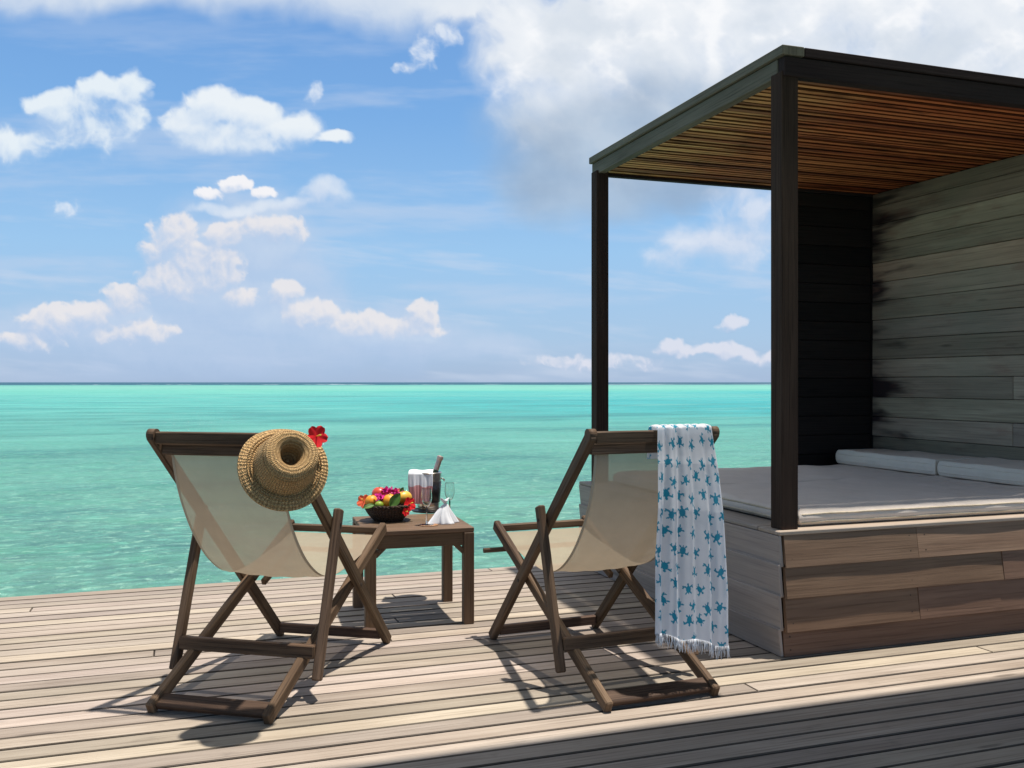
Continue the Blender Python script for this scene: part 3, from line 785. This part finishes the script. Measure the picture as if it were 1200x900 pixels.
# ------------------------------------------------------------------ deck chairs
YO = .48
def L(x, t, z): return Vector((x, YO-t, z))
def catmull(pts, n):
    out = []
    P = [pts[0]]+list(pts)+[pts[-1]]
    for i in range(1, len(P)-2):
        for k in range(n):
            t = k/n; a, b, c, d = P[i-1], P[i], P[i+1], P[i+2]
            out.append(tuple(.5*((2*b[j])+(-a[j]+c[j])*t+(2*a[j]-5*b[j]+4*c[j]-d[j])*t*t+(-a[j]+3*b[j]-3*c[j]+d[j])*t**3) for j in range(len(a))))
    out.append(tuple(pts[-1])); return out
def make_chair(loc, rz, label):
    r = empty('deck_chair', loc, rz, label, 'deck chair', 'folding deck chairs on the sun deck')
    def part(name, m=M_chair, **k): pass
    X = (1, 0, 0)
    for s in (-1, 1):
        MB().beam(L(s*.245, -.012, .006), L(s*.245, .925, .925), .028, .046, side=X, bev=.005).tube([L(s*.245-.014, .916, .922), L(s*.245+.014, .916, .922)], .021, 14).build('back_rail', M_chair, r)
        MB().beam(L(s*.212, .985, .014), L(s*.212, -.050, .482), .028, .046, side=X, bev=.005).build('seat_rail', M_chair, r)
        MB().beam(L(s*.2755, .560, .640), L(s*.2755, .745, .072), .028, .040, side=X, bev=.005).build('prop_leg', M_chair, r)
        for (t, z, a, b) in ((.3125, .3135, .19, .262), (.575, .590, .228, .292)):
            MB().tube([L(s*a, t, z), L(s*b, t, z)], .0065, 10).build('pivot_bolt', M_screw, r)
    bar = lambda hw, t, z, w, h, nm, sd=None: MB().beam(L(-hw, t, z), L(hw, t, z), w, h, bev=.004, side=sd).build(nm, M_chair, r)
    bar(.231, .030, .045, .026, .040, 'front_stretcher')
    bar(.198, .948, .034, .022, .066, 'rear_stretcher', (0, .46, .89)) if False else MB().beam(L(-.198, .945, .032), L(.198, .945, .032), .060, .022, bev=.004, side=(0, .91, .41)).build('rear_stretcher', M_chair, r)
    bar(.2615, .728, .166, .028, .046, 'prop_stretcher')
    bar(.231, .914, .912, .030, .042, 'top_bar')
    bar(.231, .878, .872, .024, .040, 'sling_bar')
    bar(.198, -.025, .470, .030, .030, 'seat_bar')
    # slide-out footrest stored under the seat
    fb = MB()
    for s in (-1, 1): fb.beam(L(s*.182, .27, .290), L(s*.182, -.02, .400), .020, .026, side=X, bev=.003)
    fb.tube([L(-.275, -.035, .375), L(.20, -.035, .375)], .0105, 12)
    fb.build('footrest_frame', M_chair, r)
    # sling
    path = catmull([(.866, .853), (.857, .80), (.838, .735), (.806, .66), (.748, .565), (.660, .467), (.55, .396), (.43, .372), (.28, .387), (.12, .418), (-.008, .452)], 8)
    hw = .207
    def fn(a, b):
        i = b*(len(path)-1); k = min(int(i), len(path)-2); f = i-k
        t = path[k][0]*(1-f)+path[k+1][0]*f; z = path[k][1]*(1-f)+path[k+1][1]*f
        x = (a*2-1)*(hw-.006*math.sin(math.pi*b)); sag = .014*(1-(a*2-1)**2)*math.sin(math.pi*min(1, b*1.1))
        rip = .0015*math.sin(x*70+b*9)*math.sin(math.pi*b)
        return L(x, t+sag*.5, z-sag+rip)
    sl = MB().grid(fn, 28, 80, lambda a, b: (a*.4, b*1.3)).build('sling', M_sling, r)
    hem = MB()
    for e in (0, 1):
        hem.grid(lambda a, b, e=e: Vector(fn(e*(1-.022)+a*.022, b))+Vector((0, -.0016, -.0010)), 2, 80, lambda a, b: (a*.01, b*1.3))
    hem.build('hem', M_hem, sl)
    return r
def copy_tree(o, parent=None):
    c = o.copy(); C.objects.link(c); c.parent = parent
    for ch in list(o.children): copy_tree(ch, c)
    return c
RC = c2w(.328, 3.672); LC = c2w(-.8785, 3.553)
RZ_R, RZ_L = R(22.3)-YAW, R(-13.4)-YAW
chair = make_chair(LC, RZ_L, 'left wooden deck chair with pale mesh sling and a straw hat on its corner')
ch2 = copy_tree(chair); ch2.location = RC; ch2.rotation_euler = (0, 0, RZ_R)
ch2['label'] = 'right wooden deck chair with pale mesh sling and a turtle print sarong over it'

# ------------------------------------------------------------------ side table
TC = c2w(-.478, 4.445); TZ = R(16.3)-YAW
def build_table():
    r = empty('side_table', TC, TZ, 'small square brown wooden side table standing between the two deck chairs', 'table')
    a = .223; zt = .440
    for sx in (-1, 1):
        for s_y in (-1, 1): MB().beam((sx*a, s_y*a, 0), (sx*a, s_y*a, zt-.0225), .048, .048, up=(0, 1, 0), bev=.003).build('leg', M_table, r)
    for (p, q) in (((-1, -1), (1, -1)), ((-1, 1), (1, 1)), ((-1, -1), (-1, 1)), ((1, -1), (1, 1))):
        P = Vector((p[0]*a, p[1]*a, zt-.052)); Q = Vector((q[0]*a, q[1]*a, zt-.052)); d = (Q-P).normalized()
        MB().beam(P+d*.0245, Q-d*.0245, .030, .058, bev=.002).build('apron', M_table, r)
        for (s, e) in ((P, d), (Q, -d)):
            MB().beam(s+e*.020+Vector((0, 0, -.062)), s+e*.062+Vector((0, 0, -.022)), .026, .022, bev=.002).build('corner_brace', M_table, r)
    mb = MB(); n = 6; w = .494/n
    for i in range(n):
        y = -.247+w*(i+.5); mb.beam((-.247, y, zt-.011), (.247, y, zt-.011), w-.003, .022, bev=.003)
    mb.build('tabletop', M_table, r)
    return r
build_table()
def on_table(px, py, z=.440):
    d = F*(H-z)/(py-448); return c2w((px-600)/F*d, d, z)

# fruit basket ------------------------------------------------------------------
BC = on_table(455, 609.5)
def petal_flower(mb, c, nrm, rad, n=5, cup=.35, w=.55):
    nrm = Vector(nrm).normalized(); A = nrm.orthogonal().normalized(); B = nrm.cross(A); ph = random.random()*6
    for k in range(n):
        a = ph+2*math.pi*k/n; D = A*math.cos(a)+B*math.sin(a); S = nrm.cross(D)
        def f(u, v):
            ww = math.sin(math.pi*min(1, .08+v*.86))**.55*w*rad*(.75+.35*v)
            return Vector(c)+D*(rad*v)+S*((u-.5)*2*ww*.62)+nrm*(cup*rad*v*v - .16*rad*v**3 + .06*rad*math.sin(u*9+k)*v)
        mb.grid(f, 6, 6)
def build_basket():
    r = empty('fruit_basket', BC, .3, 'dark woven oval basket heaped with fruit and flowers on the side table', 'basket')
    prof = [(.0, .004), (.055, .004), (.066, .0), (.078, .012), (.096, .032), (.110, .055), (.117, .072), (.114, .074), (.106, .057), (.090, .034), (.072, .016), (.0, .012)]
    p2 = catmull(prof, 5)
    MB().lathe([(a, b) for a, b in p2], 72, wob=lambda R_, z, a, i: (R_*(1+.012*math.sin(a*36+i*math.pi)), z+.0015*math.sin(a*24))).build('bowl', M_wicker, r)
    rim = MB()
    for ph in (0, math.pi, math.pi/2):
        pts = []
        for k in range(97):
            a = 2*math.pi*k/96; rr = .1155+.0045*math.sin(a*14+ph); pts.append((rr*math.cos(a), rr*math.sin(a), .074+.0045*math.cos(a*14+ph)))
        rim.tube(pts, .0042, 6, caps=False)
    rim.build('rim', M_wicker, r)
    return r
build_basket()
def fruit(name, X, Y, Z, rad, m, label, sq=1., stem=True, rz=0, long=1.):
    """a fruit at camera-aligned offset X right, Y away from the basket's centre"""
    o = BC + Vector((X*cy+Y*sy, -X*sy+Y*cy, Z))
    e = empty(name, o, rz, label, 'fruit')
    prof = []
    for k in range(25):
        a = math.pi*k/24; rr = math.sin(a)*rad; z = -math.cos(a)*rad*sq
        z -= .10*rad*math.exp(-(rr/(rad*.22))**2)*(1 if k > 12 else -1)
        prof.append((rr+1e-5, z))
    MB().lathe(prof, 28, wob=lambda R_, z, a, i: (R_*(1+.012*math.sin(a*5+X*99)), z)).build('skin', m, e, None).scale = (long, 1, 1)
    if stem: MB().tube([(0, 0, rad*sq*.88), (.002, 0, rad*sq*1.06)], [.0035, .0022], 6).build('stem', M_leaf, e)
    return e
fruit('orange', -.074, -.036, .093, .0315, M_orange, 'orange at the left of the fruit basket, beside the coral petals')
fruit('orange', .014, -.056, .097, .034, M_orange, 'largest orange at the front middle of the fruit basket, next to the broad leaf')
fruit('apple', -.046, .018, .124, .036, M_apple, 'red apple on top of the heap, behind the left orange', .92)
fruit('apple', .050, .028, .120, .032, M_apple, 'small red apple half hidden behind the pink blossoms on the heap', .92)
fruit('lime', -.032, -.083, .083, .021, M_lime, 'green lime at the front rim of the fruit basket between two oranges', .9)
fruit('mango', .076, .006, .108, .031, M_mango, 'yellow mango at the right of the fruit basket above the red flower', 1, True, .4, 1.3)
fruit('mango', -.006, .052, .094, .034, M_mango, 'yellow mango at the back of the fruit heap, mostly hidden', 1, True, .4, 1.25)
def bc(X, Y, Z): return BC + Vector((X*cy+Y*sy, -X*sy+Y*cy, Z))
def blossoms(label, pts, m, rad, npet=3):
    mb = MB(); c0 = bc(*pts[0])
    for q in pts:
        for j in range(5):
            c = bc(*q)-c0+Vector((random.uniform(-.011, .011), random.uniform(-.011, .011), random.uniform(-.008, .010)))
            petal_flower(mb, c, (random.uniform(-.7, .7), random.uniform(-1, .3), random.uniform(.2, 1)), rad, npet, .5, .75)
    o = mb.build('pink_blossoms', m); o.location = c0; tag(o, label, 'flowers'); return o
blossoms('bunch of magenta blossoms between the two front oranges in the basket', [(-.034, -.060, .115), (-.020, -.052, .110)], M_pink, .017)
blossoms('bunch of magenta blossoms crowning the fruit heap in the basket', [(.006, -.010, .140), (.028, -.012, .140), (.046, -.008, .136), (-.008, -.002, .141)], M_pink, .017)
def hibiscus(name, c, nrm, rad, m, label, parent=None, stem=True):
    mb = MB(); petal_flower(mb, (0, 0, 0), nrm, rad, 5, .35, .78)
    if parent is None:
        e = empty(name, c, 0, label, 'flower')
    else:
        e = parent
    o = mb.build('petals' if parent is None else 'flower', m, e)
    if parent is not None: o.location = c
    nn = Vector(nrm).normalized()
    t = MB().tube([Vector((0, 0, 0)), nn*rad*.9+Vector((0, 0, .004))], [.0018, .0026], 6).build('stamen', M_yel, o if parent is not None else e)
    return o
hibiscus('red_hibiscus', bc(.106, -.052, .083), (.4, -1, .25), .034, M_red, 'bright red hibiscus at the right rim of the fruit basket')
hibiscus('red_hibiscus', bc(.092, -.082, .050), (.35, -1, .1), .020, M_red, 'small red flower hanging below the hibiscus at the basket rim')
hibiscus('coral_flower', bc(-.112, -.03, .093), (-.6, -1, .5), .034, M_coral, 'coral flower spilling over the left rim of the fruit basket')
def leaf(c, d, up, L_, W_, label):
    d = Vector(d).normalized(); s = d.cross(Vector(up)).normalized(); u = s.cross(d)
    f = lambda a, b: d*(L_*b)+s*((a-.5)*2*W_*math.sin(math.pi*b)**.8*(1-.3*b))+u*(.25*W_*abs(a-.5)*2-.35*L_*b*b*.5)
    o = MB().grid(f, 8, 14).build('leaf', M_leaf); o.location = c; tag(o, label, 'leaf'); return o
leaf(bc(.020, -.092, .076), (.62, -.05, .8), (0, -1, .25), .080, .028, 'broad dark green leaf standing at the front right of the fruit basket')
leaf(bc(-.050, -.098, .085), (-1, -.15, -.12), (0, -.8, 1), .060, .016, 'green leaf lying over the left front rim of the fruit basket')
leaf(bc(.056, .0, .128), (.5, -.1, .9), (0, -1, .4), .034, .012, 'small pale leaf poking up between the blossoms and the mango')

# champagne bucket ----------------------------------------------------------------
TR = on_table(502, 599.5)
def build_bucket():
    t = MB().lathe([(1e-4, 0), (.066, 0), (.082, .003), (.088, .012), (.085, .0125), (.079, .006), (.063, .004), (1e-4, .004)], 48).build('serving_tray', M_tray)
    t.location = TR; tag(t, 'round dark tray under the champagne bucket on the side table', 'tray')
    r = empty('champagne_bucket', TR+Vector((0, 0, .0045)), TZ, 'slim silver and black champagne bucket on the dark tray', 'bucket')
    prof = catmull([(1e-4, .0), (.044, .0), (.052, .004), (.056, .05), (.061, .12), (.067, .190), (.070, .194), (.067, .197), (.063, .192), (.058, .12), (.052, .012), (1e-4, .010)], 4)
    MB().lathe(prof, 40).build('body', M_metal, r)
    b = MB()
    b.lathe([(.0565, .045), (.0590, .046), (.0665, .150), (.0640, .152)], 40); b.build('dark_sleeve', M_darkmetal, r)
    for s in (-1, 1):
        MB().tube([(s*.066, -.018, .165), (s*.080, -.016, .158), (s*.083, 0, .150), (s*.080, .016, .158), (s*.066, .018, .165)], .0035, 8).build('handle', M_metal, r)
    # bottle leaning in the bucket
    A = c2w(.33, .10, 0)-c2w(0, 0, 0); ax = (A+Vector((0, 0, 1.0))).normalized()
    q = ax.to_track_quat('Z', 'Y').to_matrix().to_4x4()
    base = TR+Vector((0, 0, .030))+(c2w(-.022, -.005)-c2w(0, 0))
    bo = empty('champagne_bottle', base, 0, 'dark wine bottle with foil neck leaning out of the bucket', 'bottle')
    MB().lathe(catmull([(1e-4, .004), (.026, .0), (.030, .006), (.030, .12), (.027, .15), (.014, .19), (.0125, .21)], 5), 28, q).build('glass_body', M_bottle, bo)
    MB().lathe(catmull([(.0130, .185), (.0140, .20), (.0140, .245), (.0165, .249), (.0165, .262), (.0135, .266), (1e-4, .268)], 4), 20, q).build('foil', M_foil, bo)
    # cloth draped over the bucket's rim, its lower part tinted pink
    cw = c2w(1, 0)-c2w(0, 0); cf = c2w(0, 1)-c2w(0, 0)
    Cn = TR+cw*(-.034)+Vector((0, 0, .0045))
    def cf_(k):
        def f(a, b):
            s = (a-.5)*.118; w = .0045*math.sin(a*17)+.003*math.sin(a*41+1)
            if b < .16:
                q = b/.16; y = .045-.105*q; z = .201+.0075*math.sin(math.pi*q)+.002*math.sin(a*9)
            else:
                q = (b-.16)/.84; y = -.066-.014*math.sin(q*1.6)+w*min(1, q*2); z = .200-.150*q-.010*(a if a > .5 else .5)
            s *= 1+.06*math.sin(b*5)
            return cw*s+cf*y+Vector((0, 0, z))
        return f
    def ck(a, b):
        return (1, 1, 1, 1) if b < .50+.03*math.sin(a*12) else (.86, .42, .40, 1)
    o = MB().grid(cf_(0), 44, 64, lambda a, b: (a*.12, b*.2), colf=ck).build('draped_napkin', M_white, solid=.002)
    o.location = Cn; tag(o, 'white cloth with pink lower band draped over the champagne bucket', 'cloth')
build_bucket()
def glass(px, py, label):
    o = on_table(px, py); r = empty('wine_glass', o, 0, label, 'glass')
    MB().lathe(catmull([(.0, .0026), (.010, .0022), (.031, .0005), (.031, 0), (1e-4, 0)][::-1], 3), 32).build('foot', M_glass, r)
    MB().tube([(0, 0, .003), (0, 0, .02), (0, 0, .078)], [.006, .0032, .0036], 12).build('stem', M_glass, r)
    MB().lathe(catmull([(1e-4, .078), (.012, .084), (.022, .106), (.0245, .130), (.0215, .162), (.0208, .162), (.0234, .130), (.0208, .107), (.011, .087), (1e-4, .0815)], 4), 32).build('cup', M_glass, r)
glass(500, 615.5, 'clear wine glass on the woven coaster in front of the bucket')
glass(527, 605, 'clear wine glass behind the folded white napkin')
co = MB().lathe([(1e-4, 0), (.044, 0), (.046, .001), (.044, .003), (1e-4, .003)], 40).build('coaster', M_coaster)
co.location = on_table(500, 615.5)-Vector((0, 0, .0031)) if False else on_table(502, 615.5)+Vector((0, 0, .0003)); tag(co, 'round brown woven coaster under the front wine glass', 'coaster')
for o in bpy.data.objects:
    if o.name == 'wine_glass': o.location.z += .0035
def napkin():
    c = on_table(519, 613)
    def f(a, b):
        th = a*2*math.pi; folds = 1+.20*math.sin(th*4+.5+b*1.5)*(1-b)+.10*math.sin(th*7+2)*(1-b)+.05*math.sin(th*13+b*4)
        rr = (.050*(1-b)**.85+.004)*folds
        return Vector((math.cos(th)*rr*1.22+.014*b*b, math.sin(th)*rr*.85, b*.092+.006*math.sin(th*3)*b*(1-b)))
    def top(a, b):
        th = a*2*math.pi; rr = .004+.016*b+.004*math.sin(th*3)*b; return Vector((math.cos(th)*rr+.010, math.sin(th)*rr*.6, .090+.022*b+.006*math.sin(th*2+1)*b))
    mb = MB().grid(f, 90, 20, lambda a, b: (a*.2, b*.1)); mb.grid(top, 36, 5)
    o = mb.build('folded_napkin', M_white, solid=.0012); o.location = c; tag(o, 'white napkin folded into a cone standing on the side table', 'napkin')
napkin()

# ------------------------------------------------------------------ straw hat
def build_hat():
    ax = Vector((.42, -.79, .45)).normalized()     # camera aligned: right, away, up
    axw = (Vector((ax.x*cy+ax.y*sy, -ax.x*sy+ax.y*cy, ax.z))).normalized()
    d = 2.985; c = c2w((333.5-600)/F*d, d, H-(546-448)*d/F)
    r = bpy.data.objects.new('straw_hat', None); C.objects.link(r); r.location = c
    r.rotation_mode = 'QUATERNION'; r.rotation_quaternion = axw.to_track_quat('Z', 'Y')
    tag(r, 'straw sun hat with a red flower, hung on the left deck chair', 'hat')
    brim = catmull([(.097, .004), (.102, .0), (.110, -.002), (.122, -.006), (.134, -.012), (.144, -.020)], 8)
    wob = lambda R_, z, a, i: (R_*(1+.010*math.sin(a*2+.6)), z+(R_-.08)*(.16*math.sin(a*2+1.2)+.09*math.sin(a*3))+.0005*math.sin(i*1.9))
    MB().lathe(brim, 120, wob=wob).build('brim', M_straw, r, solid=.0035)
    crown = catmull([(.097, .004), (.098, .010), (.096, .022), (.091, .045), (.087, .066), (.085, .080), (.081, .094), (.073, .103), (.060, .106), (.049, .103), (.040, .096), (.034, .084), (.030, .066), (.026, .050), (.016, .041), (.001, .039)], 6)
    wob2 = lambda R_, z, a, i: (R_*(1+.02*math.sin(a*2)+.01*math.sin(a*3+1))+.0004*math.sin(i*1.7), z)
    MB().lathe(crown, 120, wob=wob2).build('crown', M_straw, r, solid=.0035)
    # open-work bands of thicker braid
    bd = MB()
    for (rr, zz) in ((.0985, .012), (.0855, .082), (.108, -.001), (.117, -.004)):
        for ph in (0, math.pi):
            pts = []
            for k in range(241):
                a = 2*math.pi*k/240; R1, z1 = (wob(rr, zz+.003, a, 0) if zz < .005 else wob2(rr, zz, a, 0))
                s_ = math.sin(a*44+ph); pts.append(((R1+.0012*s_)*math.cos(a), (R1+.0012*s_)*math.sin(a), z1+.0028*math.cos(a*44+ph)))
            bd.tube(pts, .0016, 5, caps=False)
    bd.build('braid', M_straw, r)
    # red flower tucked at the brim's upper right
    inv = r.rotation_quaternion.inverted()
    def loc_of(X, Y, Z): return inv @ Vector((X*cy+Y*sy, -X*sy+Y*cy, Z))
    fl = hibiscus('flower', loc_of(.094, .036, .092), loc_of(.55, -.8, .15), .036, M_red, None, parent=r)
build_hat()

# ------------------------------------------------------------------ sarong over the right chair
def turtle(x, y):
    """x across, y towards the head, in units of shell length; True inside"""
    def el(cx, c_y, rx, ry, rot=0):
        c, s = math.cos(rot), math.sin(rot); dx, dy = x-cx, y-c_y
        u, v = dx*c+dy*s, -dx*s+dy*c; return (u/rx)**2+(v/ry)**2 < 1
    ax = abs(x)
    if el(0, 0, .36, .46) or el(0, .60, .14, .17): return True
    x = ax
    return el(.50, .36, .32, .115, R(20)) or el(.70, .26, .17, .09, R(-50)) or el(.34, -.46, .20, .10, R(-42)) or el(0, -.52, .05, .12)
def build_sarong():
    W, HT = .40, .86        # unfolded width and length along the path
    spots = []; rnd = random.Random(11)
    pitch = .074; j = 0; yy = -.01
    while yy < HT+.05:
        i = 0; xx = (-.01 if j % 2 else .024)
        while xx < W+.03:
            spots.append((xx+rnd.uniform(-.012, .012), yy+rnd.uniform(-.011, .011), rnd.uniform(-1.2, 1.2)+(math.pi if rnd.random() < .4 else 0), rnd.uniform(.025, .030)))
            xx += pitch; i += 1
        yy += .058; j += 1
    nu, nv = 250, 470
    cells = {}
    for s in spots: cells.setdefault((int(s[0]/.08), int(s[1]/.08)), []).append(s)
    teal = (.05, .38, .53, 1); wh = (1, 1, 1, 1)
    cache = {}
    def colf(a, b):
        k = (a, b)
        if k in cache: return cache[k]
        X, Y = a*W, b*HT; r_ = wh; ci, cj = int(X/.08), int(Y/.08)
        for di in (-1, 0, 1):
            for dj in (-1, 0, 1):
                for (sx, s_y, an, sz) in cells.get((ci+di, cj+dj), ()):
                    dx, dy = (X-sx)/sz, (Y-s_y)/sz
                    if dx*dx+dy*dy < 1.6:
                        c, s = math.cos(an), math.sin(an)
                        if turtle(dx*c+dy*s, -dx*s+dy*c): r_ = (teal[0]*(.9+.3*math.sin(sx*90)), teal[1], teal[2], 1)
        cache[k] = r_; return r_
    # path: starts inside the back (front side), over the top bar, then hangs behind
    x0t, x1t, x0b, x1b = -.004, .218, -.038, .272
    def fn(a, b):
        s = b*HT
        up = .10
        if s < up: t, z, hang = .873+.010*s/up, .83+(.938-.83)*s/up, 0
        elif s < up+.075:
            q = (s-up)/.075; ang = math.pi*q; t = .914-.031*math.cos(ang); z = .938+.012*math.sin(ang); hang = 0
        else:
            q = (s-up-.075)/(HT-up-.075); t = .945+.012*q; z = .938-(.938-.215)*q; hang = q
        xl = x0t+(x0b-x0t)*min(1, hang*1.6); xr = x1t+(x1b-x1t)*min(1, hang*1.3)
        xr += .006*math.sin(hang*5)
        # folds: same fabric length squeezed into a narrower drape
        fd = min(1, .15+hang*2.2)
        wx = a+.018*math.sin(2*math.pi*a*4.3+1)*fd
        x = xl+(xr-xl)*wx
        amp = .0085*fd
        fo = amp*(math.sin(2*math.pi*(a*4.6+.06*math.sin(hang*3)))+.45*math.sin(2*math.pi*(a*9.1+.3)+hang*1.5)+.25*math.sin(2*math.pi*a*2.1+hang*2))
        fo *= .65+.55*math.sin(a*5.3+.8+hang*1.1)
        z += (-.010+.075*(.5-a))*hang*1.0+.006*math.sin(a*13)*hang
        if s < up: fo = .002*math.sin(a*20)
        elif hang == 0: z += .003*abs(math.sin(a*22)); fo = 0
        return L(x, t+.002+.020*fd*(hang > 0)*min(1, hang*6)+fo*(1 if hang > 0 else .3), z)
    e = empty('sarong', RC, RZ_R, 'white fringed sarong printed with teal turtles draped over the right deck chair', 'sarong')
    MB().grid(fn, nu, nv, lambda a, b: (a*W, b*HT), colf=colf).build('cloth', M_towel, e)
    fr = MB()
    for k in range(86):
        a = (k+.5)/86; p = Vector(fn(a, 1.0)); pts = [p+Vector((0, 0, .003))]; ln = rnd.uniform(.030, .048); dx, dy = rnd.uniform(-.006, .006), rnd.uniform(-.006, .006)
        for q in (.25, .5, .75, 1): pts.append(p+Vector((dx*q+.002*math.sin(q*6+k), dy*q, -ln*q)))
        fr.tube(pts, [.0012, .0013, .0016, .0013, .0009], 5)
    fr.build('fringe', M_white, e)
build_sarong()
